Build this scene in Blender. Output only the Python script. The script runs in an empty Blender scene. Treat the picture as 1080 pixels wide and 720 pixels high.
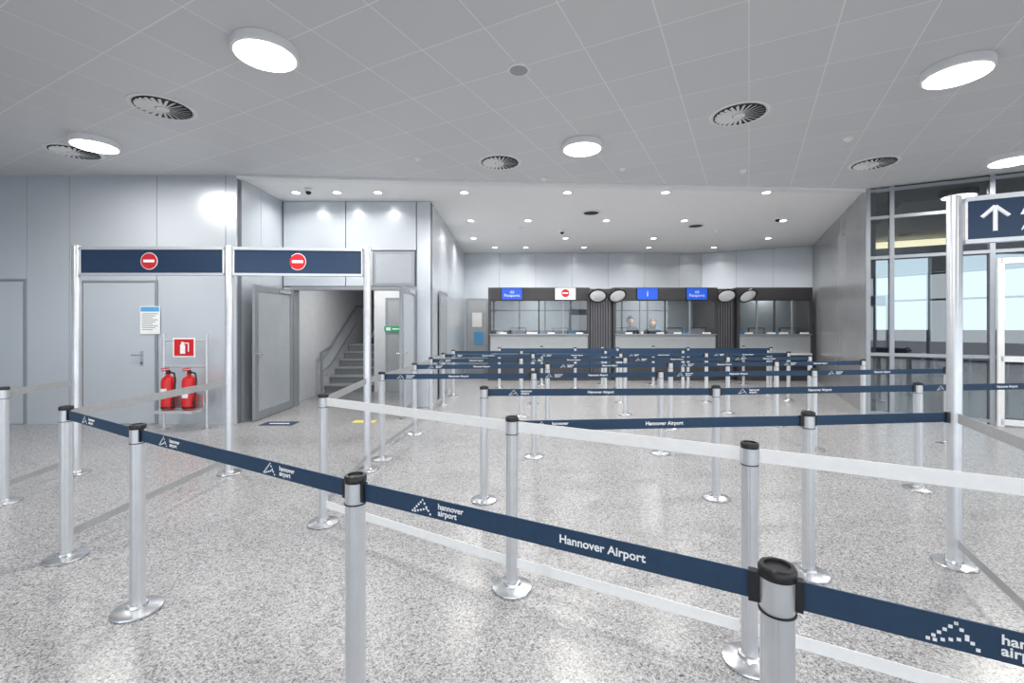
import bpy, bmesh, math, random
from mathutils import Vector, Matrix
random.seed(4)
S=bpy.context.scene
C=3.78
UA=math.radians(-28.5)
U=Vector((math.cos(UA),math.sin(UA),0)); V=Vector((-U.y,U.x,0))
# ---------------- materials ----------------
def new(name):
    m=bpy.data.materials.new(name); m.use_nodes=True
    nt=m.node_tree; b=nt.nodes['Principled BSDF']; return m,nt,b
def mat(name,col,rough=.5,metal=0,spec=.5,emit=None,es=0,var=.03,scale=6,bump=0):
    m,nt,b=new(name)
    b.inputs['Roughness'].default_value=rough; b.inputs['Metallic'].default_value=metal
    b.inputs['Specular IOR Level'].default_value=spec
    tc=nt.nodes.new('ShaderNodeTexCoord'); n=nt.nodes.new('ShaderNodeTexNoise'); n.inputs['Scale'].default_value=scale
    nt.links.new(tc.outputs['Object'],n.inputs['Vector'])
    r=nt.nodes.new('ShaderNodeValToRGB')
    r.color_ramp.elements[0].position=.3; r.color_ramp.elements[1].position=.7
    r.color_ramp.elements[0].color=[max(0,c*(1-var)) for c in col]+[1]
    r.color_ramp.elements[1].color=[min(1,c*(1+var)) for c in col]+[1]
    nt.links.new(n.outputs['Fac'],r.inputs['Fac']); nt.links.new(r.outputs['Color'],b.inputs['Base Color'])
    if bump:
        bp=nt.nodes.new('ShaderNodeBump'); bp.inputs['Strength'].default_value=bump; bp.inputs['Distance'].default_value=.01
        nt.links.new(n.outputs['Fac'],bp.inputs['Height']); nt.links.new(bp.outputs['Normal'],b.inputs['Normal'])
    if emit:
        b.inputs['Emission Color'].default_value=(*emit,1); b.inputs['Emission Strength'].default_value=es
    return m
def glassmat(name,tint,base=.06,rough=.0):
    m=bpy.data.materials.new(name); m.use_nodes=True; nt=m.node_tree; nt.nodes.clear()
    o=nt.nodes.new('ShaderNodeOutputMaterial'); mx=nt.nodes.new('ShaderNodeMixShader')
    t=nt.nodes.new('ShaderNodeBsdfTransparent'); t.inputs[0].default_value=(*tint,1)
    g=nt.nodes.new('ShaderNodeBsdfGlossy'); g.inputs['Roughness'].default_value=rough
    lw=nt.nodes.new('ShaderNodeLayerWeight'); lw.inputs['Blend'].default_value=.25
    ma=nt.nodes.new('ShaderNodeMath'); ma.operation='MULTIPLY_ADD'; ma.inputs[1].default_value=.6; ma.inputs[2].default_value=base
    nt.links.new(lw.outputs['Fresnel'],ma.inputs[0]); nt.links.new(ma.outputs[0],mx.inputs['Fac'])
    nt.links.new(t.outputs[0],mx.inputs[1]); nt.links.new(g.outputs[0],mx.inputs[2]); nt.links.new(mx.outputs[0],o.inputs[0])
    return m
def floormat():
    m,nt,b=new('terrazzo_granite')
    tc=nt.nodes.new('ShaderNodeTexCoord')
    def vor(scale,stops):
        v=nt.nodes.new('ShaderNodeTexVoronoi'); v.inputs['Scale'].default_value=scale
        nt.links.new(tc.outputs['Object'],v.inputs['Vector'])
        sp=nt.nodes.new('ShaderNodeSeparateColor'); nt.links.new(v.outputs['Color'],sp.inputs[0])
        r=nt.nodes.new('ShaderNodeValToRGB'); r.color_ramp.interpolation='CONSTANT'
        e=r.color_ramp.elements
        e[0].position=0; e[0].color=(*stops[0][1],1); e[1].position=stops[1][0]; e[1].color=(*stops[1][1],1)
        for p,c in stops[2:]:
            k=e.new(p); k.color=(*c,1)
        nt.links.new(sp.outputs[0],r.inputs['Fac']); return r
    a=vor(170,[(0,(.05,.05,.055)),(.15,(.19,.19,.20)),(.38,(.33,.33,.34)),(.66,(.53,.53,.54)),(.88,(.40,.385,.38))])
    c=vor(90,[(0,(.13,.13,.14)),(.2,(.32,.32,.33)),(.6,(.45,.45,.46)),(.9,(.39,.375,.37))])
    mx=nt.nodes.new('ShaderNodeMix'); mx.data_type='RGBA'; mx.inputs['Factor'].default_value=.42
    nt.links.new(a.outputs[0],mx.inputs['A']); nt.links.new(c.outputs[0],mx.inputs['B'])
    mp=nt.nodes.new('ShaderNodeMapping'); mp.inputs['Rotation'].default_value=(0,0,math.radians(28.5))
    nt.links.new(tc.outputs['Object'],mp.inputs['Vector'])
    br=nt.nodes.new('ShaderNodeTexBrick'); br.offset=0; br.inputs['Scale'].default_value=1
    br.inputs['Brick Width'].default_value=1.2; br.inputs['Row Height'].default_value=1.2
    br.inputs['Mortar Size'].default_value=.0025; br.inputs['Mortar Smooth'].default_value=0
    nt.links.new(mp.outputs[0],br.inputs['Vector'])
    m2=nt.nodes.new('ShaderNodeMix'); m2.data_type='RGBA'
    mm=nt.nodes.new('ShaderNodeMath'); mm.operation='MULTIPLY'; mm.inputs[1].default_value=.5
    nt.links.new(br.outputs['Fac'],mm.inputs[0]); nt.links.new(mm.outputs[0],m2.inputs['Factor'])
    nt.links.new(mx.outputs['Result'],m2.inputs['A']); m2.inputs['B'].default_value=(.2,.19,.18,1)
    nt.links.new(m2.outputs['Result'],b.inputs['Base Color'])
    b.inputs['Roughness'].default_value=.26; b.inputs['Specular IOR Level'].default_value=.55
    return m
def tilemat():
    m,nt,b=new('ceiling_tile_metal')
    tc=nt.nodes.new('ShaderNodeTexCoord'); mp=nt.nodes.new('ShaderNodeMapping'); mp.inputs['Rotation'].default_value=(0,0,math.radians(27.5))
    nt.links.new(tc.outputs['Object'],mp.inputs['Vector'])
    br=nt.nodes.new('ShaderNodeTexBrick'); br.offset=0; br.inputs['Scale'].default_value=1
    br.inputs['Brick Width'].default_value=.6; br.inputs['Row Height'].default_value=.6
    br.inputs['Mortar Size'].default_value=.004; br.inputs['Mortar Smooth'].default_value=.1
    br.inputs['Color1'].default_value=(.68,.69,.71,1); br.inputs['Color2'].default_value=(.71,.72,.74,1); br.inputs['Mortar'].default_value=(.93,.93,.95,1)
    nt.links.new(mp.outputs[0],br.inputs['Vector']); nt.links.new(br.outputs['Color'],b.inputs['Base Color'])
    bp=nt.nodes.new('ShaderNodeBump'); bp.inputs['Strength'].default_value=.3; bp.inputs['Distance'].default_value=.01
    nt.links.new(br.outputs['Fac'],bp.inputs['Height']); nt.links.new(bp.outputs['Normal'],b.inputs['Normal'])
    b.inputs['Roughness'].default_value=.42
    return m
FLOOR=floormat(); TILE=tilemat()
PANEL=mat('wall_panel_silver_grey',(.60,.64,.685),.25,.35,.5,var=.02,scale=1)
PANEL2=mat('wall_panel_steel',(.42,.425,.44),.27,.5,.5,var=.04,scale=2)
SEAM=mat('seam_dark',(.16,.17,.19),.6)
WHITEC=mat('smooth_ceiling_white',(.93,.93,.93),.6,var=.01)
WHITE=mat('white_paint',(.85,.86,.87),.4)
CORR=mat('corridor_white_wall',(.72,.74,.77),.5)
SILVER=mat('brushed_aluminium',(.66,.68,.71),.32,.65,var=.03,scale=20)
STEEL=mat('polished_steel',(.6,.61,.63),.25,.9,var=.03)
BLACK=mat('black_plastic',(.012,.012,.015),.35)
DGREY=mat('dark_grey_metal',(.075,.072,.075),.4,.3)
SLAT=mat('louvre_slat_grey',(.13,.13,.14),.4,.3)
MGREY=mat('mid_grey_laminate',(.25,.27,.29),.4,.2)
LGREY=mat('light_grey_laminate',(.38,.40,.42),.35)
FRAME=mat('door_frame_grey',(.32,.34,.37),.35,.4)
NAVY=mat('navy_belt',(.012,.045,.10),.55,var=.08,scale=40)
NAVYS=mat('navy_sign',(.012,.035,.085),.25,var=.03)
WBELT=mat('white_belt',(.92,.93,.94),.5,var=.02,scale=30)
GBELT=mat('grey_belt',(.33,.34,.35),.5,var=.05,scale=30)
TXT=mat('white_print',(.85,.87,.9),.5,emit=(1,1,1),es=.05)
RED=mat('red_paint',(.62,.012,.015),.25,var=.05)
REDS=mat('red_symbol',(.62,.01,.02),.4)
BLUE=mat('blue_screen',(.01,.05,.35),.3,emit=(.01,.10,.62),es=.6)
WSCR=mat('white_screen',(.8,.8,.8),.3,emit=(1,1,1),es=.5)
PAPER=mat('paper',(.85,.86,.86),.7)
LBLUE=mat('light_blue_print',(.1,.35,.65),.6)
GREEN=mat('green_sign',(.01,.35,.12),.4,emit=(.0,.5,.15),es=.1)
YEL=mat('yellow_marking',(.75,.6,.15),.5)
LAMP=mat('lamp_diffuser',(.9,.9,.9),.4,emit=(1,.985,.95),es=6)
LAMPS=mat('downlight_lens',(.9,.9,.9),.4,emit=(1,.98,.94),es=12)
WARM=mat('warm_glow_strip',(.9,.8,.6),.4,emit=(1,.8,.5),es=3.5)  # glow standing in for a yellowish lamp reflection in the facade
GLASSD=glassmat('facade_glass',(.50,.55,.57),.13)
GLASSF=glassmat('booth_glass',(.9,.93,.94),.04)
FROST=mat('frosted_door_glass',(.42,.45,.48),.25,.2)
STONE=mat('stair_stone',(.45,.45,.45),.4,var=.2,scale=60)
ASPH=mat('asphalt',(.25,.25,.26),.9,var=.1)
SKIN=mat('skin',(.60,.36,.26),.5); UNI=mat('dark_uniform_cloth',(.03,.035,.05),.8)
HAIR=mat('dark_brown_hair',(.035,.022,.015),.6); HAIR2=mat('brown_hair',(.10,.06,.035),.6); LIP=mat('lip',(.42,.14,.12),.5)
DISCW=mat('rimmed_disc',(.92,.92,.92),.15,.15,var=0)
GREYD=mat('diffuser_black',(.03,.03,.03),.7)
# ---------------- mesh builder ----------------
class MB:
    def __init__(s): s.v=[];s.f=[];s.m=[];s.sm=[];s.mats=[]
    def mi(s,m):
        if m not in s.mats: s.mats.append(m)
        return s.mats.index(m)
    def add(s,vs,fs,m,smooth=False,M=None):
        o=len(s.v)
        for p in vs:
            p=Vector(p)
            s.v.append(M@p if M else p)
        i=s.mi(m)
        for f in fs: s.f.append([o+k for k in f]); s.m.append(i); s.sm.append(smooth)
    def box(s,c,d,m,rz=0,M=None):
        x,y,z=[k/2 for k in d]
        R=Matrix.Translation(Vector(c))@Matrix.Rotation(rz,4,'Z')
        if M: R=M@R
        vs=[(a,b,e) for a in(-x,x) for b in(-y,y) for e in(-z,z)]
        s.add(vs,[(0,1,3,2),(4,6,7,5),(0,4,5,1),(2,3,7,6),(0,2,6,4),(1,5,7,3)],m,M=R)
    def bx(s,x0,x1,y0,y1,z0,z1,m): s.box(((x0+x1)/2,(y0+y1)/2,(z0+z1)/2),(x1-x0,y1-y0,z1-z0),m)
    def lathe(s,prof,m,c=(0,0,0),n=32,M=None,smooth=True,rf=None):
        T=Matrix.Translation(Vector(c)); 
        if M: T=T@M
        vs=[];fs=[]
        for r,z in prof:
            for k in range(n):
                a=2*math.pi*k/n; rr=r*(rf(k) if rf else 1)
                vs.append((rr*math.cos(a),rr*math.sin(a),z))
        for j in range(len(prof)-1):
            for k in range(n):
                k2=(k+1)%n; fs.append((j*n+k,j*n+k2,(j+1)*n+k2,(j+1)*n+k))
        fs.append(tuple(range(n))[::-1]); fs.append(tuple((len(prof)-1)*n+k for k in range(n)))
        s.add(vs,fs,m,smooth,T)
    def rod(s,p,q,r,m,n=12):
        p=Vector(p);q=Vector(q);d=q-p
        M=d.to_track_quat('Z','Y').to_matrix().to_4x4()
        s.lathe([(r,0),(r,d.length)],m,c=p,n=n,M=M)
    def seg(s,p,q,z0,z1,t,m):
        p=Vector((p[0],p[1],0));q=Vector((q[0],q[1],0));d=q-p
        s.box(((p.x+q.x)/2,(p.y+q.y)/2,(z0+z1)/2),(d.length,t,z1-z0),m,rz=math.atan2(d.y,d.x))
    def mesh(s,name):
        me=bpy.data.meshes.new(name); me.from_pydata([tuple(v) for v in s.v],[],s.f)
        for m in s.mats: me.materials.append(m)
        for i,p in enumerate(me.polygons): p.material_index=s.m[i]; p.use_smooth=s.sm[i]
        bm=bmesh.new(); bm.from_mesh(me); bmesh.ops.recalc_face_normals(bm,faces=bm.faces); 
        for e in bm.edges:
            if len(e.link_faces)==2 and e.calc_face_angle(0)>.6: e.smooth=False
        bm.to_mesh(me); bm.free(); return me
    def obj(s,name,loc=(0,0,0),rz=0,parent=None): return put(s.mesh(name),name,loc,rz,parent)
def put(me,name,loc=(0,0,0),rz=0,parent=None):
    o=bpy.data.objects.new(name,me); S.collection.objects.link(o); o.location=loc; o.rotation_euler=(0,0,rz)
    if parent: o.parent=parent
    return o
def text(s,size,loc,rz,m,parent,name='lettering',align='CENTER',bold=.0):
    cu=bpy.data.curves.new(name,'FONT'); cu.body=s; cu.size=size; cu.align_x=align; cu.align_y='CENTER'; cu.space_line=.8; cu.offset=bold
    cu.extrude=.0004; cu.materials.append(m)
    o=bpy.data.objects.new(name,cu); S.collection.objects.link(o); o.location=loc; o.rotation_euler=(math.pi/2,0,rz); o.parent=parent
    return o
# ---------------- floor / ceiling ----------------
b=MB(); b.add([(-11,-9,0),(19,-9,0),(19,16,0),(-11,16,0)],[(0,1,2,3)],FLOOR); b.obj('floor')
b=MB(); b.add([(-40,-40,-.03),(70,-40,-.03),(70,60,-.03),(-40,60,-.03)],[(0,1,2,3)],ASPH); b.obj('outdoor_ground')
F0=Vector((5.94,7.65,0)); F1=F0+U*14
b=MB(); b.add([(-11,-9,C),(F1.x,-9,C),(F1.x,F1.y,C),(5.94,7.65,C),(-4.2,6.95,C),(-11,6.95,C)],[(0,1,2,3,4,5)],TILE); b.obj('ceiling')
b=MB(); b.add([(-4.3,6.9,C+.004),(6,7.6,C+.004),(9.2,13.2,C+.004),(9.2,15,C+.004),(-4.3,15,C+.004)],[(0,1,2,3,4)],WHITEC)
b.obj('ceiling_smooth')
b=MB(); b.seg((-4.2,7.0),(5.94,7.68),C-.035,C-.001,.16,WHITE); b.obj('trim_1')
b=MB(); b.bx(-11,19,-9,15.5,C+.15,C+.3,DGREY); b.obj('roof_slab')
# ---------------- walls of panels ----------------
def panelwall(name,p,q,cuts,z0=0,z1=C,m=PANEL,back=.12,side=1,gap=.008,ext=0):
    p=Vector((*p,0));q=Vector((*q,0));d=(q-p);L=d.length;d.normalize();n=Vector((-d.y,d.x,0))*side
    b=MB(); o=n*(.02+back/2)
    b.seg(p+o-d*ext,q+o+d*ext,z0,z1,back,SEAM)
    cs=[0]+list(cuts)+[L]
    for i in range(len(cs)-1):
        a=cs[i]+gap/2;c=cs[i+1]-gap/2
        if c-a<.02: continue
        b.seg(p+d*a+n*.011,p+d*c+n*.011,z0,z1,.022,m)
    return b.obj(name)
panelwall('wall_front_left',(-11,6.93),(-4.2,6.93),[1.2,2.4,3.61,4.26,5.59,6.64])
b=MB(); b.bx(-4.235,-4.196,6.925,6.955,0,C,PANEL); b.obj('trim_2')
def flushdoor(name,x0,x1,y,z1,handle):
    b=MB(); 
    b.bx(x0-.035,x0,y-.02,y-.002,0,z1+.035,FRAME); b.bx(x1,x1+.035,y-.02,y-.002,0,z1+.035,FRAME); b.bx(x0,x1,y-.02,y-.002,z1,z1+.035,FRAME)
    b.bx(x0+.006,x1-.006,y-.016,y-.002,.01,z1-.006,PANEL)
    if handle:
        b.box((handle,y-.02,1.0),(.05,.012,.22),STEEL); b.rod((handle,y-.02,1.05),(handle,y-.07,1.05),.01,STEEL); b.rod((handle,y-.07,1.05),(handle-.12,y-.07,1.05),.01,STEEL)
        b.rod((handle,y-.025,.93),(handle,y-.035,.93),.012,BLACK)
    return b.obj(name)
flushdoor('door_1',-6.52,-5.42,6.93,2.15,-5.62)
flushdoor('door_2',-8.4,-7.42,6.93,2.17,-8.2)
b=MB(); b.bx(-.15,.15,-.003,.003,-.21,.21,PAPER); b.bx(-.14,.14,-.006,-.003,.13,.20,LBLUE)
for i in range(9): b.bx(-.12,.12-.04*(i%3),-.0045,-.003,.09-i*.03,.10-i*.03,MGREY)
b.obj('paper_notice',(-5.49,6.905,1.58))
panelwall('wall_reveal',(-4.22,6.95),(-4.22,8.38),[.7],side=1)
Y1=8.36
b=MB()
b.bx(-4.25,-1.5,Y1+.025,Y1+.2,2.17,C,SEAM); b.bx(-1.78,-1.5,Y1+.025,Y1+.2,0,2.2,SEAM); b.bx(-4.25,-4.06,Y1+.025,Y1+.2,0,2.2,SEAM)
for x0,x1,z0,z1 in [(-4.2,-3.06,2.22,C),(-3.05,-1.76,2.88,C),(-3.05,-2.56,2.22,2.87),(-1.75,-1.497,0,C),(-4.2,-4.06,0,2.2)]:
    b.bx(x0+.004,x1-.004,Y1,Y1+.03,z0+.004,z1-.004,PANEL)
b.bx(-2.55,-1.79,Y1-.01,Y1+.03,2.22,2.86,FRAME); b.bx(-2.50,-1.84,Y1-.014,Y1,2.27,2.81,FROST)
b.obj('wall_recess')
b=MB()
b.bx(-4.06,-4.0,Y1-.02,Y1+.2,0,2.21,FRAME); b.bx(-1.80,-1.74,Y1-.02,Y1+.2,0,2.21,FRAME); b.bx(-4.0,-1.8,Y1-.02,Y1+.2,2.15,2.21,FRAME)
b.obj('door_frame')
def leaf(name,x,y0,y1):
    b=MB(); t=.045;z1=2.14
    b.bx(x-t/2,x+t/2,y0,y0+.1,.01,z1,FRAME); b.bx(x-t/2,x+t/2,y1-.1,y1,.01,z1,FRAME)
    b.bx(x-t/2,x+t/2,y0+.1,y1-.1,.01,.14,FRAME); b.bx(x-t/2,x+t/2,y0+.1,y1-.1,z1-.1,z1,FRAME)
    b.bx(x-.012,x+.012,y0+.1,y1-.1,.14,z1-.1,FROST)
    for sx in(-1,1):
        b.rod((x+sx*.022,y0+.05,1.05),(x+sx*.07,y0+.05,1.05),.01,STEEL); b.rod((x+sx*.07,y0+.05,1.05),(x+sx*.07,y0+.17,1.05),.01,STEEL)
    b.bx(x-.035,x+.035,y1-.5,y1-.1,z1-.08,z1-.02,STEEL)
    return b.obj(name)
leaf('door_3',-4.03,7.1,8.33); leaf('door_4',-1.78,7.28,8.33)
b=MB(); b.bx(-4.35,-4.2,Y1+.21,10.4,0,2.9,CORR); b.bx(-4.35,-4.2,10.4,14.9,0,4.2,CORR); b.obj('wall_corridor_left')
b=MB(); b.bx(-3.12,-2.98,10.3,14.0,0,4.2,CORR); b.bx(-2.98,-1.72,10.3,10.42,0,2.9,CORR); b.obj('wall_corridor_end')
b=MB(); b.bx(-4.2,-3.12,14.0,14.15,0,4.2,CORR); b.obj('wall_stair_back')
b=MB(); b.bx(-4.2,-1.72,Y1+.21,10.3,2.8,2.9,WHITE); b.obj('ceiling_corridor')
b=MB(); b.bx(-2.85,-1.95,10.24,10.298,0,2.12,FRAME); b.bx(-2.78,-2.02,10.225,10.24,.02,2.06,LGREY); b.rod((-2.12,10.22,1.05),(-2.12,10.17,1.05),.01,STEEL); b.rod((-2.12,10.17,1.05),(-2.24,10.17,1.05),.01,STEEL); b.obj('door_5')
b=MB(); b.bx(-.24,.24,-.01,.01,-.06,.06,GREEN); b.bx(-.2,-.1,-.013,-.01,-.035,.035,TXT); b.bx(-.06,.18,-.013,-.01,-.015,.015,TXT); b.obj('exit_sign',(-2.62,10.2,1.42))
b=MB()
for i in range(6):
    b.bx(-4.18,-3.14,10.2+.29*i,10.2+.29*6+.0,.17*i+(.001 if i==0 else 0),.17*(i+1)-.03,MGREY)
    b.bx(-4.18,-3.14,10.17+.29*i,10.2+.29*6,.17*(i+1)-.03,.17*(i+1),STONE)
b.bx(-4.18,-3.14,11.94,13.95,.0,1.02,STONE)
b.obj('staircase')
b=MB()
def pathrod(b,pts,r,m):
    for p,q in zip(pts,pts[1:]): b.rod(p,q,r,m,10)
pathrod(b,[(-4.08,9.75,0.0),(-4.08,9.75,.92),(-4.08,10.2,1.02),(-4.08,11.9,2.0),(-4.08,12.9,2.0)],.026,FRAME)
pathrod(b,[(-3.25,10.1,0.0),(-3.25,10.1,1.0),(-3.25,11.9,2.0),(-3.25,12.9,2.0)],.024,FRAME)
pathrod(b,[(-4.08,9.75,.5),(-4.08,10.2,.6),(-4.08,11.9,1.55)],.014,FRAME)
b.obj('stair_handrail')
panelwall('wall_passage',(-1.5,8.37),(-1.5,14.4),[1.2,2.4,3.6,4.8],side=1)
panelwall('wall_back',(-1.6,14.4),(6.0,14.4),[1.2,2.35,3.5,4.65,5.8,6.9],side=1,ext=.1)
panelwall('wall_back_angled',(6.0,14.4),(8.58,12.98),[.98,1.96],side=1,ext=.1)
panelwall('wall_right',(5.94,7.65),(8.58,13.0),[1.5,3.0,4.5],m=PANEL2,side=-1)
b=MB(); b.bx(-11.15,-11,-9,7.1,0,C,PANEL); b.obj('wall_left')
# ---------------- facade ----------------
def fpt(t,off=0): return F0+U*t+V*off
b=MB()
ts=[0.03,.34,1.53,2.75,3.95,5.2,6.4,7.6,8.8,10,11.2,12.4,13.6]
for t in ts:
    p=fpt(t); b.box((p.x,p.y,C/2),(.06,.12,C),FRAME,rz=UA)
for z in (.05,1.02,2.62,3.28,C-.05):
    b.seg(fpt(.03),fpt(13.6),z-.025,z+.025,.10,FRAME)
for i in range(len(ts)-1):
    b.seg(fpt(ts[i]+.03),fpt(ts[i+1]-.03),.05,C-.05,.012,GLASSD)
b.obj('window_1')
b=MB()
for t0,t1 in((1.6,2.68),(2.82,3.88)):
    for t in(t0,t1):
        p=fpt(t,-.1); b.box((p.x,p.y,1.25),(.07,.05,2.5),WHITE,rz=UA)
    for z in(.06,1.0,2.46): b.seg(fpt(t0,-.1),fpt(t1,-.1),z-.04,z+.04,.05,WHITE)
    b.rod(fpt(t1-.12,-.16)+Vector((0,0,.8)),fpt(t1-.12,-.16)+Vector((0,0,1.6)),.015,STEEL)
b.obj('door_6')
b=MB()
for i in range(16): b.bx(-10.9+i*1.9,-10.8+i*1.9,-9,-8.85,0,C,FRAME)
for z in(.05,2.6,C-.06): b.bx(-11,19,-8.97,-8.88,z-.04,z+.04,FRAME)
b.obj('window_2')
# outdoors
b=MB(); 
o=fpt(9.4,4.8); b.box((o.x,o.y,3.75),(17.6,8.6,.3),DGREY,rz=UA); 
for t in(3,8,13):
    p=fpt(t,8); b.box((p.x,p.y,1.8),(.35,.35,3.6),DGREY,rz=UA)
b.seg(fpt(1,5),fpt(13,5),3.45,3.58,.2,WARM)  # added glowing strip giving the lamp reflection seen at the glass
b.obj('outdoor_canopy')
b=MB(); b.seg(fpt(0.8,10.5),fpt(18,10.5),-.03,1.35,.3,DGREY); b.obj('outdoor_wall')
b=MB()
for i in range(14):
    p=fpt(.6+i*.55,3.2); q=fpt(.6+i*.55,4.0)
    pathrod(b,[p,p+Vector((0,0,.85)),q+Vector((0,0,.85)),q],.025,STEEL)
b.obj('bicycle_rack')
# ---------------- ceiling fittings ----------------
def alight(name,loc,size,power,col=(1,.98,.94),spread=math.pi):
    l=bpy.data.lights.new(name,'AREA'); l.shape='DISK'; l.size=size; l.energy=power; l.color=col; l.spread=spread
    o=bpy.data.objects.new(name,l); S.collection.objects.link(o); o.location=loc; return o
b=MB(); b.lathe([(.245,0),(.25,-.01),(.25,-.07),(.235,-.078)],WHITE,n=48); b.lathe([(.228,-.0785),(.228,-.081),(.21,-.084)],LAMP,n=48); big=b.mesh('round_ceiling_lamp')
for x,y in[(-2.02,3.73),(3.93,4.02),(.88,5.71),(-5.15,5.62),(6.75,6.14),(-4.9,1.5),(1.1,1.6),(6.6,1.2),(-2,-1),(4,-1.5)]:
    o=put(big,'round_ceiling_lamp',(x,y,C)); l=alight('lamp_light',(0,0,-.09),.42,50); l.parent=o
b=MB(); b.lathe([(.09,0),(.09,-.006),(.07,-.008)],WHITE,n=24); b.lathe([(.062,-.0085),(.062,-.010)],LAMPS,n=24); dl=b.mesh('recessed_downlight')
rows=[(7.8,[-3.7,-3.0,-2.3,-.82,.95,2.63,4.36]),(9.9,[-.9,.35,2.05,3.75,5.9]),(11.9,[-1.0,1.4,3.7,6.7]),(13.3,[-.5,.4,2.1,4.0,5.9])]
for y,xs in rows:
    for x in xs:
        o=put(dl,'recessed_downlight',(x,y,C)); l=alight('downlight_light',(0,0,-.012),.12,8 if (y<8 and x<-2) else 18,spread=2.6); l.parent=o
l=alight('corridor_fill_light',(-2.9,9.4,2.78),.5,20); l=alight('stair_fill_light',(-3.65,12.2,4.1),.5,26)  # added fill lights for corridor and stairwell, no lamp bodies
b=MB()
b.lathe([(.30,0),(.30,-.006),(.27,-.012),(.265,-.004)],WHITE,n=48); b.lathe([(.255,-.005),(.255,-.0125)],GREYD,n=48)
for k in range(24):
    a=2*math.pi*k/24; R=Matrix.Rotation(a,4,'Z')@Matrix.Translation((.155,0,-.018))@Matrix.Rotation(.4,4,'X')
    b.box((0,0,0),(.17,.028,.003),WHITE,M=R)
b.lathe([(.06,-.012),(.06,-.024),(.02,-.026)],WHITE,n=24)
sw=b.mesh('swirl_air_diffuser')
for x,y in[(-3.65,4.76),(2.45,4.91),(-.17,6.36),(5.09,6.4),(-5.75,5.98),(-.6,1.2),(5,2.2)]: put(sw,'swirl_air_diffuser',(x,y,C-.001))
b=MB(); b.lathe([(.10,0),(.10,-.012),(.085,-.014)],WHITE,n=32); b.lathe([(.08,-.015),(.08,-.018),(.06,-.02)],LGREY,n=32); b.obj('ceiling_speaker',(.06,4.05,C))
b=MB(); b.lathe([(.05,0),(.05,-.015),(.035,-.03),(.02,-.045)],WHITE,n=20); sd=b.mesh('smoke_detector')
for x,y in[(4.1,5.55),(-1.3,6.2),(3.4,6.7),(.5,7.05),(-3.2,9.5),(.2,10.6),(4.9,11),(1.6,6.6)]: put(sd,'smoke_detector',(x,y,C))
for x,y in[(5.6,9.6),(1.2,10.9),(-3.4,7.6)]:
    b=MB(); b.lathe([(.06,0),(.06,-.04),(.055,-.05)],WHITE,n=20); b.lathe([(.045,-.05),(.045,-.07),(.03,-.09),(.01,-.1)],BLACK,n=20); b.obj('dome_camera',(x,y,C))
for x,y in[(1.6,9.2),(4.2,10.4)]:
    b=MB(); b.lathe([(.2,0),(.2,-.008),(.17,-.012)],WHITE,n=32); b.lathe([(.15,-.0125),(.15,-.014)],GREYD,n=32); b.obj('ceiling_vent',(x,y,C))
# ---------------- stanchions ----------------
b=MB()
b.lathe([(.112,0),(.115,.006),(.112,.013),(.09,.02),(.05,.027),(.045,.04),(.036,.042)],STEEL,n=40)
b.lathe([(.034,.04),(.034,.955)],SILVER,n=48,rf=lambda k:.93 if k%8 in(0,) else 1)
b.lathe([(.0375,.88),(.0375,.884)],BLACK,n=40)
b.lathe([(.0345,.884),(.0345,.955)],SILVER,n=40)
b.lathe([(.037,.955),(.038,.958),(.038,.974),(.034,.98),(.026,.98),(.025,.974),(.012,.974)],BLACK,n=40)
PM=b.mesh('stanchion')
def belt(parent,p,q,kind,zc=.925,h=.06,r0=.04,r1=.04,marks=(),ploc=None,sz=.031):
    p=Vector((*p,0));q=Vector((*q,0));d=(q-p);L=d.length;d.normalize()
    off=ploc if ploc is not None else p
    a=p+d*r0-off; e=q-d*r1-off
    m={'n':NAVY,'w':WBELT,'g':GBELT}[kind]
    b=MB(); b.seg((a.x,a.y),(e.x,e.y),zc-h/2,zc+h/2,.003,m)
    if kind=='n':
        b.seg((a-d*.006).xy.to_tuple(),(a+d*.008).xy.to_tuple(),zc-h/2-.003,zc+h/2+.003,.02,BLACK); b.seg((e-d*.016).xy.to_tuple(),(e+d*.006).xy.to_tuple(),zc-h/2-.003,zc+h/2+.003,.02,BLACK)
    bo=b.obj('belt',parent=parent)
    dd=-d if d.x<0 else d
    rz=math.atan2(dd.y,dd.x); n=Vector((dd.y,-dd.x,0))
    for t,k in marks:
        c=(p-off)+d*(L*t)+n*.0022; c.z=zc
        if k=='t': text('Hannover Airport',sz,c,rz,TXT,bo,bold=.0006)
        else:
            c2=c+dd*.015
            text('hannover\nairport',.025,(c2.x,c2.y,zc),rz,TXT,bo,align='LEFT',bold=.0005)
            lb=MB()
            for (xa,za,xb,zb,n_) in ((-.085,-.02,-.045,.02,6),(-.015,-.02,-.045,.02,5),(-.075,-.02,-.03,-.005,5)):
                for i in range(n_):
                    tt=i/(n_-1); lb.box((xa+(xb-xa)*tt,0,za+(zb-za)*tt),(.006,.001,.006),TXT)
            lb.obj('logo',(c.x,c.y,zc),rz,bo)
posts={}
def post(x,y):
    k=(round(x,3),round(y,3))
    if k not in posts: posts[k]=put(PM,'stanchion',(x,y,0))
    return posts[k]
def run(pts,kind,low=False,marks=None,r1=None):
    for i,(p,q) in enumerate(zip(pts,pts[1:])):
        P=post(*p); 
        if i<len(pts)-2 or r1 is None: post(*q)
        rr=.04 if (r1 is None or i<len(pts)-2) else r1
        belt(P,p,q,kind,r1=rr,marks=(marks[i] if marks else ()))
        if low: belt(P,p,q,kind,zc=.15,h=.055,r0=.034,r1=rr)
run([(-2.88,2.94),(-1.975,2.4),(-.547,1.59),(.577,.99),(1.87,.27)],'n',marks=[[(.35,'l')],[(.2,'l'),(.73,'l')],[(.27,'l'),(.69,'t')],[(.225,'l')]])
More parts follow.
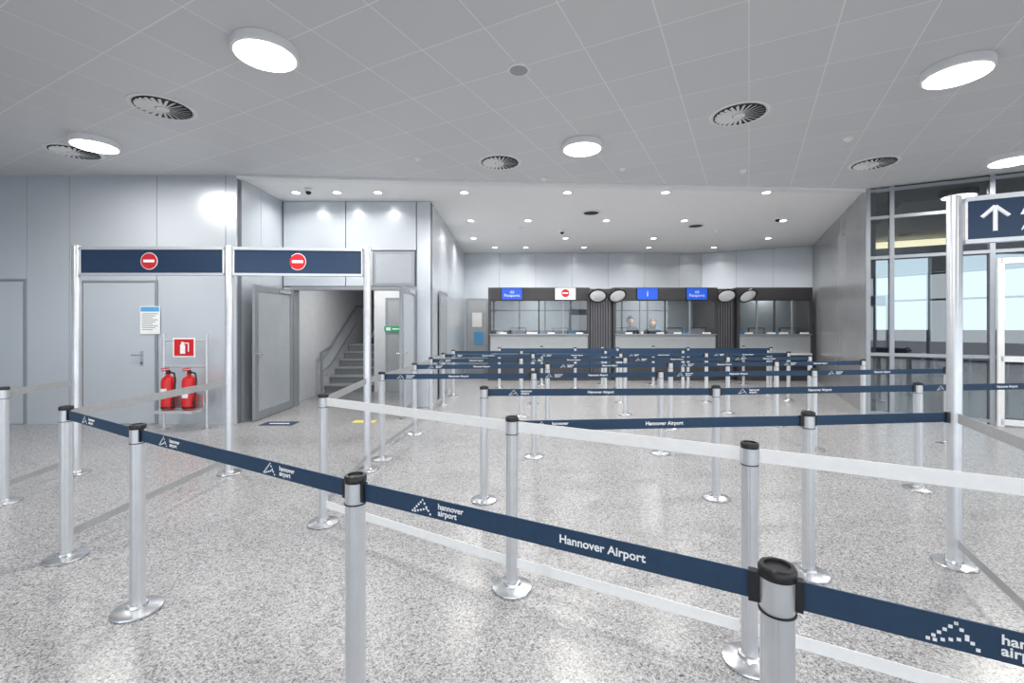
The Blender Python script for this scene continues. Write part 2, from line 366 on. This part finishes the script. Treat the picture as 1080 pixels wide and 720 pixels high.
BL=[(-1.43,3.45),(0,2.6),(1.06,2.03),(2.12,1.45)]
run(BL,'w',low=True)
run([(0,2.6),(1.79,2.75),(2.78,2.86)],'n',marks=[[(.5,'t'),(.12,'l')],[]],r1=.05)
run([(3.7,2.95),(5.2,3.1)],'n')
def row(pts,mk=True): run(pts,'n',marks=[[(.5,'t'),(.15,'l')] if mk else [] for _ in pts[1:]])
row([(-.24,3.9),(1.77,3.95),(3.72,4.17),(5.6,4.4)])
row([(-1.46,5.1),(.25,5.2),(1.74,5.33),(3.65,5.5),(5.5,5.75)])
row([(-1.35,6.3),(.5,6.42),(2.3,6.6),(3.95,6.8),(5.4,7.0)])
row([(-1.32,7.4),(.15,7.5),(1.9,7.65),(3.7,7.8),(5.2,7.95)])
row([(-1.3,8.6),(.4,8.7),(2.1,8.8),(3.8,8.9),(5.5,9.05)])
row([(-1.25,9.7),(.2,9.7),(2.0,9.75),(3.7,9.85),(5.6,9.95)],False)
row([(-.3,10.8),(1.5,10.8),(2.5,10.8),(4.2,10.85),(6.2,10.9)],False)
for x,y in[(.75,11.5),(2.3,11.6),(3.6,11.6),(5.9,11.6)]: post(x,y)
def rails(p,q,kind='g',r0=.04,r1=.04):
    P=post(*p); pl=Vector((*p,0))
    for zc,h in((.925,.06),(.15,.05)): belt(P,p,q,kind,zc=zc,h=h,r0=r0,r1=r1,ploc=pl)
rails((-1.43,3.45),(-1.5,4.72),r1=.05); rails((-1.46,5.1),(-1.35,6.3)); rails((-1.35,6.3),(-1.32,7.4)); rails((-1.32,7.4),(-1.3,8.6))
rails((-1.46,5.1),(-1.5,4.72),r1=.05)
rails((-2.88,2.94),(-2.86,4.6),r1=.05); rails((-4.3,3.85),(-4.42,4.6),r1=.05); rails((-4.3,3.85),(-6.1,2.9)); post(-6.1,2.9)
rails((2.12,1.45),(2.78,2.86),r1=.05)
b=MB(); b.box((0,0,0),(.045,.003,.06),PAPER); b.obj('tag',(0.19,-.112,.16),UA,posts[(0,2.6)])
# ---------------- gate portals ----------------
def column(b,x,y,h=2.31):
    b.lathe([(.11,0),(.113,.006),(.108,.014),(.05,.02),(.042,.03)],STEEL,c=(x,y,0),n=36)
    b.lathe([(.038,.03),(.038,h-.012),(.034,h)],SILVER,c=(x,y,0),n=32,rf=lambda k:.93 if k%8==0 else 1)
def portal(name,pts,ox,oy):
    b=MB()
    for x,y in pts: column(b,x-ox,y-oy)
    for p,q in zip(pts,pts[1:]):
        p=Vector((p[0]-ox,p[1]-oy,0));q=Vector((q[0]-ox,q[1]-oy,0));d=(q-p).normalized();a=p+d*.045;e=q-d*.045
        b.seg(a,e,2.265,2.295,.05,SILVER); b.seg(a,e,2.005,2.03,.05,SILVER); b.seg(a+d*.012,e-d*.012,2.03,2.265,.03,NAVYS)
        b.seg(a,a+d*.012,2.03,2.265,.04,WHITE); b.seg(e-d*.012,e,2.03,2.265,.04,WHITE)
    return b.obj(name,(ox,oy,0))
def noentry(b,c,r,n=32):
    R=Matrix.Rotation(math.pi/2,4,'X')
    b.lathe([(r*1.08,0),(r*1.08,.002)],TXT,c=c,n=n,M=R); b.lathe([(r,0.0021),(r,.004)],REDS,c=c,n=n,M=R)
    b.box((c[0],c[1]-.005,c[2]),(r*1.4,.002,r*.34),TXT)
P1=portal('gate_portal',[(-4.42,4.62),(-2.87,4.62),(-1.5,4.72)],-2.87,4.62)
b=MB(); noentry(b,(-.8,-.016,2.15),.08); noentry(b,(.68,.032,2.15),.08); b.obj('no_entry_symbols',parent=P1)
q=Vector((2.78,2.86,0))+U*1.9
P2=portal('gate_portal',[(2.78,2.86),(q.x,q.y)],2.78,2.86)
b=MB()
c=U*.18+V*-.017
for (x0,z0,x1,z1) in((0,-.075,0,.07),(-.06,.012,0,.075),(.06,.012,0,.075)):
    a=c+U*x0+Vector((0,0,2.148+z0)); d=c+U*x1+Vector((0,0,2.148+z1)); b.rod(a,d,.011,TXT,8)
b.obj('arrow_symbol',parent=P2)
c=U*.29+V*-.018; text('Alle Gates',.11,(c.x,c.y,2.195),UA,TXT,P2,align='LEFT',bold=.002); text('All Gates',.075,(c.x,c.y,2.09),UA,TXT,P2,align='LEFT')
# ---------------- fire extinguishers stand ----------------
b=MB()
for x in(-.31,.31):
    b.lathe([(.06,0),(.06,.01),(.025,.014)],STEEL,c=(x,0,0),n=24); b.rod((x,0,.01),(x,0,1.38),.018,SILVER)
for z in(1.28,.36,.9): b.rod((-.31,0,z),(.31,0,z),.012,SILVER)
b.bx(-.16,.16,-.03,-.02,1.04,1.32,PAPER); b.bx(-.14,.14,-.034,-.03,1.06,1.30,RED)
b.bx(-.05,.02,-.037,-.034,1.09,1.22,TXT); b.bx(-.035,.0,-.037,-.034,1.22,1.26,TXT); b.bx(.0,.07,-.037,-.034,1.235,1.25,TXT); b.bx(.06,.075,-.037,-.034,1.12,1.245,TXT)
st=b.obj('extinguisher_stand',(-4.75,6.62,0))
def ext(x):
    b=MB()
    b.lathe([(.07,0),(.088,.012),(.088,.40),(.075,.45),(.045,.475),(.025,.485),(.025,.51)],RED,n=32)
    b.lathe([(.0885,.02),(.0885,.05)],BLACK,n=32); b.box((0,-.087,.24),(.08,.006,.13),PAPER)
    b.lathe([(.03,.51),(.03,.55),(.02,.56)],BLACK,n=20)
    b.box((0,-.05,.56),(.025,.13,.014),RED); b.box((0,-.055,.59),(.025,.14,.012),RED)
    pts=[(.03,0,.53),(.10,-.02,.52),(.125,-.03,.42),(.12,-.04,.25),(.11,-.05,.13)]
    pathrod(b,pts,.011,BLACK); b.rod(pts[-1],(.108,-.052,.06),.018,BLACK)
    b.rod((-.03,0,.53),(-.045,-.01,.535),.018,WHITE)
    b.obj('fire_extinguisher',(-4.75+x,6.50,.30))
ext(-.16); ext(.14)
b=MB(); b.bx(-.27,.27,-.12,.06,.26,.297,SILVER); b.bx(-.27,.27,.10,.12,.297,.5,SILVER); b.obj('bracket',(0,-.12,0),parent=st)
b=MB(); b.box((0,0,.001),(.5,.28,.002),NAVYS); b.box((0,0,.0025),(.3,.04,.001),TXT); b.obj('floor_sticker',(-3.55,6.95,.001))
b=MB(); b.box((0,0,.001),(.35,.18,.002),YEL); b.obj('floor_marking',(-2.3,7.1,.001))
# ---------------- booths ----------------
def booth(name,x0,x1,yf,dep,scr,mons):
    w=x1-x0; H=2.53; b=MB(); B=lambda a,c,d,e,z0,z1,m: b.bx(a-x0,c-x0,d-yf,e-yf,z0,z1,m)
    B(x0,x1,yf+.1,yf+dep,0,.28,DGREY)
    B(x0,x0+.06,yf,yf+dep,.0,H,DGREY); B(x1-.06,x1,yf,yf+dep,.0,H,DGREY)
    B(x0+.06,x1-.06,yf+dep-.05,yf+dep,.28,H,MGREY)
    B(x0+.06,x1-.06,yf,yf+dep-.05,H-.05,H,DGREY)
    B(x0+.06,x1-.06,yf,yf+.10,2.2,H-.05,DGREY)
    for i in range(5): B(x0+.06,x1-.06,yf-.012,yf,2.22+.055*i,2.255+.055*i,DGREY)
    B(x0+.06,x1-.06,yf,yf+.06,0.0,1.24,LGREY)
    B(x0+.06,x1-.06,yf-.012,yf,.16,.70,DGREY); B(x0+.06,x1-.06,yf-.02,yf,.0,.16,DGREY)
    B(x0+.1,x1-.1,yf-.14,yf,.70,.745,WHITE)
    B(x0+.04,x1-.04,yf-.06,yf+.14,1.24,1.265,FRAME)
    B(x0+.06,x1-.06,yf+.06,yf+min(.62,dep-.3),1.02,1.05,LGREY)
    n=4
    for i in range(n+1):
        x=x0+.06+(w-.12)*i/n; B(x-.018,x+.018,yf+.02,yf+.06,1.265,2.2,FRAME if i%2 else DGREY)
    B(x0+.06,x1-.06,yf+.02,yf+.06,2.17,2.2,DGREY)
    for i in range(n):
        xa=x0+.06+(w-.12)*i/n; xb=x0+.06+(w-.12)*(i+1)/n
        B(xa+.02,xb-.02,yf+.036,yf+.044,1.36,2.17,GLASSF)
    B(x0+.2,x1-.2,yf+dep-.25,yf+dep-.06,1.15,1.18,LGREY)
    for i in range(6):
        x=x0+.3+(w-.6)*i/5; B(x-.12,x+.08,yf+dep-.22,yf+dep-.08,1.181,1.181+random.uniform(.08,.3),random.choice([PAPER,MGREY,LBLUE,LGREY]))
    for fx in(.15,.45,.62,.9): B(x0+w*fx-.09,x0+w*fx+.09,yf-.03,yf+.08,1.266,1.31,WHITE)
    o=b.obj(name,(x0,yf,0))
    for sx,kind,lines in scr:
        sb=MB(); sb.bx(-.29,.29,-.03,.0,-.17,.17,BLACK); sb.bx(-.275,.275,-.034,-.03,-.155,.155,BLUE if kind=='b' else WSCR)
        if kind=='w': noentry(sb,(0,-.036,.02),.11)
        so=sb.obj('display_screen',(sx-x0,-.015,2.355),0,o)
        if kind=='b': text(lines,.11 if len(lines)>1 else .22,(0,-.036,.0),0,TXT,so)
    for mx in mons:
        x=w*mx; mb=MB(); mb.box((0,0,.25),(.44,.03,.27),BLACK); mb.box((0,-.016,.25),(.40,.004,.22),MGREY); mb.rod((0,0,.0),(0,0,.2),.02,BLACK); mb.box((0,0,.006),(.2,.16,.012),BLACK)
        mb.obj('computer_monitor',(x,.28 if dep>1 else .2,1.052),0,o)
    l=alight('booth_fill_light',(x0+w/2,yf+.45,H-.07),.5,30 if dep>1 else 12)  # added fill that brightens the booth interior, no fitting modelled
    return o
booth('passport_booth',-.65,2.12,12.4,1.6,[(-.0,'b','All\nPassports'),(1.45,'w','')],(.3,.72))
booth('passport_booth',2.76,5.6,12.4,1.6,[(3.68,'b','i'),(5.02,'b','All\nPassports')],(.08,.62,.85))
booth('passport_booth',6.12,8.16,12.35,.68,[],(.3,.72))
def louvre(x0,x1,y):
    b=MB(); b.bx(x0,x1,y+.02,y+.6,0,2.5,DGREY)
    n=int((x1-x0)/.07)
    for i in range(n): b.bx(x0+i*.07+.01,x0+i*.07+.05,y-.02,y+.02,.1,2.45,SLAT)
    b.obj('louvred_screen')
louvre(2.14,2.74,12.45); louvre(5.62,6.10,12.45)
for x,t in((2.28,.15),(2.80,-.15),(5.70,.15),(6.26,-.15)):
    b=MB(); R=Matrix.Rotation(t,4,'Y')@Matrix.Rotation(math.radians(138),4,'X')
    b.lathe([(.23,0),(.25,.01),(.25,.03),(.235,.035)],BLACK,M=R,n=36); b.lathe([(.20,.0351),(.16,.055),(.09,.068),(.01,.072)],DISCW,M=R,n=36)  # black-rimmed disc with a plain white domed face
    b.rod((0,.0,0),(0,.16,.12),.015,BLACK); b.obj('rimmed_disc',(x,12.1,2.3))
b=MB(); b.bx(-1.45,-.75,14.33,14.37,0,2.35,FRAME); b.bx(-1.38,-.82,14.32,14.33,.15,2.28,LGREY); b.bx(-1.25,-.95,14.31,14.32,1.45,1.9,PAPER); b.bx(-1.2,-.9,14.31,14.32,.9,1.3,LBLUE); b.obj('notice_board')
b=MB(); b.bx(-1.47,-1.44,9.2,10.2,.02,2.2,FRAME); b.bx(-1.44,-1.435,9.27,10.13,.08,2.13,FROST); b.obj('door_7')
# ---------------- people ----------------
def skin(name,verts,edges,mt,parent,root=0,sub=2):
    me=bpy.data.meshes.new(name); me.from_pydata([v[:3] for v in verts],edges,[]); me.materials.append(mt)
    o=put(me,name,parent=parent); md=o.modifiers.new('skin','SKIN'); md.use_smooth_shade=True
    if not me.skin_vertices: 
        bm=bmesh.new(); bm.from_mesh(me); bm.verts.layers.skin.verify(); bm.to_mesh(me); bm.free()
    for i,v in enumerate(verts):
        r=v[3]; r2=v[4] if len(v)>4 else r
        me.skin_vertices[0].data[i].radius=(r,r2); me.skin_vertices[0].data[i].use_root=(i==root)
    s=o.modifiers.new('sub','SUBSURF'); s.levels=sub; s.render_levels=sub
    return o
def officer(x,y,z,hairm,scale,turn,long=False):
    E=bpy.data.objects.new('seated_officer',None); S.collection.objects.link(E); E.location=(x,y,z); E.scale=(scale,)*3; E.rotation_euler=(0,0,turn)
    vs=[(0,0,.53,.15,.12),(0,.01,.72,.135,.10),(0,0,.93,.155,.105),(0,0,1.05,.10,.075),(0,-.01,1.12,.055,.055)]
    es=[(0,1),(1,2),(2,3),(3,4)]
    for s in(-1,1):
        i=len(vs); vs+=[(s*.18,0,1.03,.062),(s*.24,-.10,.79,.047),(s*.17,-.30,.80,.036),(s*.15,-.36,.80,.032)]
        es+=[(2,i),(i,i+1),(i+1,i+2),(i+2,i+3)]
        i=len(vs); vs+=[(s*.10,-.06,.53,.095),(s*.13,-.42,.52,.07),(s*.13,-.40,.28,.055),(s*.13,-.39,.09,.04),(s*.14,-.52,.04,.035)]
        es+=[(0,i),(i,i+1),(i+1,i+2),(i+2,i+3),(i+3,i+4)]
    skin('body',vs,es,UNI,E)
    skin('neck',[(0,.0,1.08,.052),(0,-.01,1.16,.05),(0,-.015,1.2,.045)],[(0,1),(1,2)],SKIN,E)
    for s in(-1,1):
        w=Vector((s*.15,-.36,.80)); V0=[(w.x,w.y,w.z,.024,.02),(w.x,w.y-.04,w.z,.034,.014),(w.x,w.y-.085,w.z,.038,.013)];E0=[(0,1),(1,2)]
        skin('hand',V0,E0,SKIN,E,sub=1)
        for k,(dx,L) in enumerate(((-.03,.06),(-.01,.075),(.01,.07),(.03,.055))):
            a=w+Vector((dx,-.075,0)); skin('finger',[(a.x,a.y,a.z,.009),(a.x+dx*.15,a.y-L*.5,a.z+.004,.0085),(a.x+dx*.2,a.y-L*.8,a.z-.006,.008),(a.x+dx*.2,a.y-L,a.z-.018,.007)],[(0,1),(1,2),(2,3)],SKIN,E,sub=1)
        a=w+Vector((-s*.028,-.03,0)); skin('thumb',[(a.x,a.y,a.z,.011),(a.x-s*.025,a.y-.03,a.z-.004,.010),(a.x-s*.03,a.y-.06,a.z-.01,.008)],[(0,1),(1,2)],SKIN,E,sub=1)
    H=bpy.data.objects.new('head_group',None); S.collection.objects.link(H); H.parent=E; H.location=(0,0,-.03)
    bm=bmesh.new(); bmesh.ops.create_uvsphere(bm,u_segments=32,v_segments=24,radius=1)
    for v in bm.verts:
        p=v.co; 
        if p.z<0: f=1-.22*(-p.z)**1.5; p.x*=f; p.y*=(1-.12*(-p.z)); 
        if p.y<-.6: p.y=-.6+(p.y+.6)*.75
        p.y-=.16*math.exp(-((p.x/.13)**2+((p.z+.12)/.17)**2)) if p.y<0 else 0
        if p.y<0:
            p.y+=.07*(math.exp(-(((abs(p.x)-.36)/.17)**2+((p.z-.06)/.1)**2)))
            p.y-=.08*math.exp(-((p.x/.3)**2+((p.z+.82)/.16)**2))
        v.co=Vector((p.x*.080,p.y*.098,p.z*.115))
    me=bpy.data.meshes.new('head'); bm.to_mesh(me); bm.free(); me.materials.append(SKIN)
    for p in me.polygons: p.use_smooth=True
    put(me,'head',(0,-.02,1.25),0,H)
    b=MB()
    for s in(-1,1):
        b.lathe([(.002,-.008),(.008,-.005),(.010,0),(.008,.005),(.002,.008)],WHITE,c=(s*.028,-.091,1.256),n=12)
        b.lathe([(.001,-.006),(.0055,0),(.001,.006)],BLACK,c=(s*.028,-.098,1.256),n=10)
        b.box((s*.028,-.098,1.276),(.032,.008,.005),hairm)
        b.lathe([(.004,-.03),(.012,-.02),(.016,.0),(.015,.018),(.005,.03)],SKIN,c=(s*.081,-.015,1.245),n=12)
    b.box((0,-.100,1.196),(.040,.008,.008),LIP)
    b.obj('face',parent=H)
    bm=bmesh.new(); bmesh.ops.create_uvsphere(bm,u_segments=32,v_segments=20,radius=1)
    bmesh.ops.delete(bm,geom=[v for v in bm.verts if v.co.z<(-.75 if long else -.35) or (v.co.y<-.25 and v.co.z<.42) ],context='VERTS')
    for v in bm.verts: v.co=Vector((v.co.x*.092,v.co.y*.113,v.co.z*(.135 if v.co.z>0 or not long else .20)))
    me=bpy.data.meshes.new('hair'); bm.to_mesh(me); bm.free(); me.materials.append(hairm)
    for p in me.polygons: p.use_smooth=True
    h=put(me,'hair',(0,-.012,1.258),0,H); sm=h.modifiers.new('s','SOLIDIFY'); sm.thickness=.008
def chair(x,y,z):
    b=MB(); b.box((0,0,.36),(.46,.44,.07),BLACK); b.box((0,.24,.72),(.42,.05,.5),BLACK); b.rod((0,.22,.36),(0,.24,.6),.02,BLACK); b.rod((0,0,.1),(0,0,.34),.025,STEEL)
    for k in range(5):
        a=k*2*math.pi/5; b.rod((0,0,.1),(.26*math.cos(a),.26*math.sin(a),.06),.018,BLACK); b.lathe([(.028,0),(.028,.05)],BLACK,c=(.26*math.cos(a),.26*math.sin(a),0),n=12)
    b.obj('office_chair',(x,y,z))
for x,zz,h,s,t,lg in((3.46,.281,HAIR,1.1,.1,False),(4.12,.281,HAIR2,1.05,-.15,True)):
    chair(x,13.36,zz); officer(x,13.34,zz,h,s,t,lg)
# ---------------- world + camera ----------------
w=bpy.data.worlds.new('world'); S.world=w; w.use_nodes=True
bg=w.node_tree.nodes['Background']; bg.inputs[0].default_value=(.86,.93,1,1); bg.inputs[1].default_value=2.3
cam=bpy.data.cameras.new('camera'); co=bpy.data.objects.new('camera',cam); S.collection.objects.link(co)
co.location=(0,0,1.5); co.rotation_euler=(math.pi/2,0,0); cam.lens=16; cam.sensor_width=36; cam.shift_y=-17/1080; cam.clip_start=.05
S.camera=co
S.view_settings.view_transform='Standard'; S.view_settings.exposure=.4
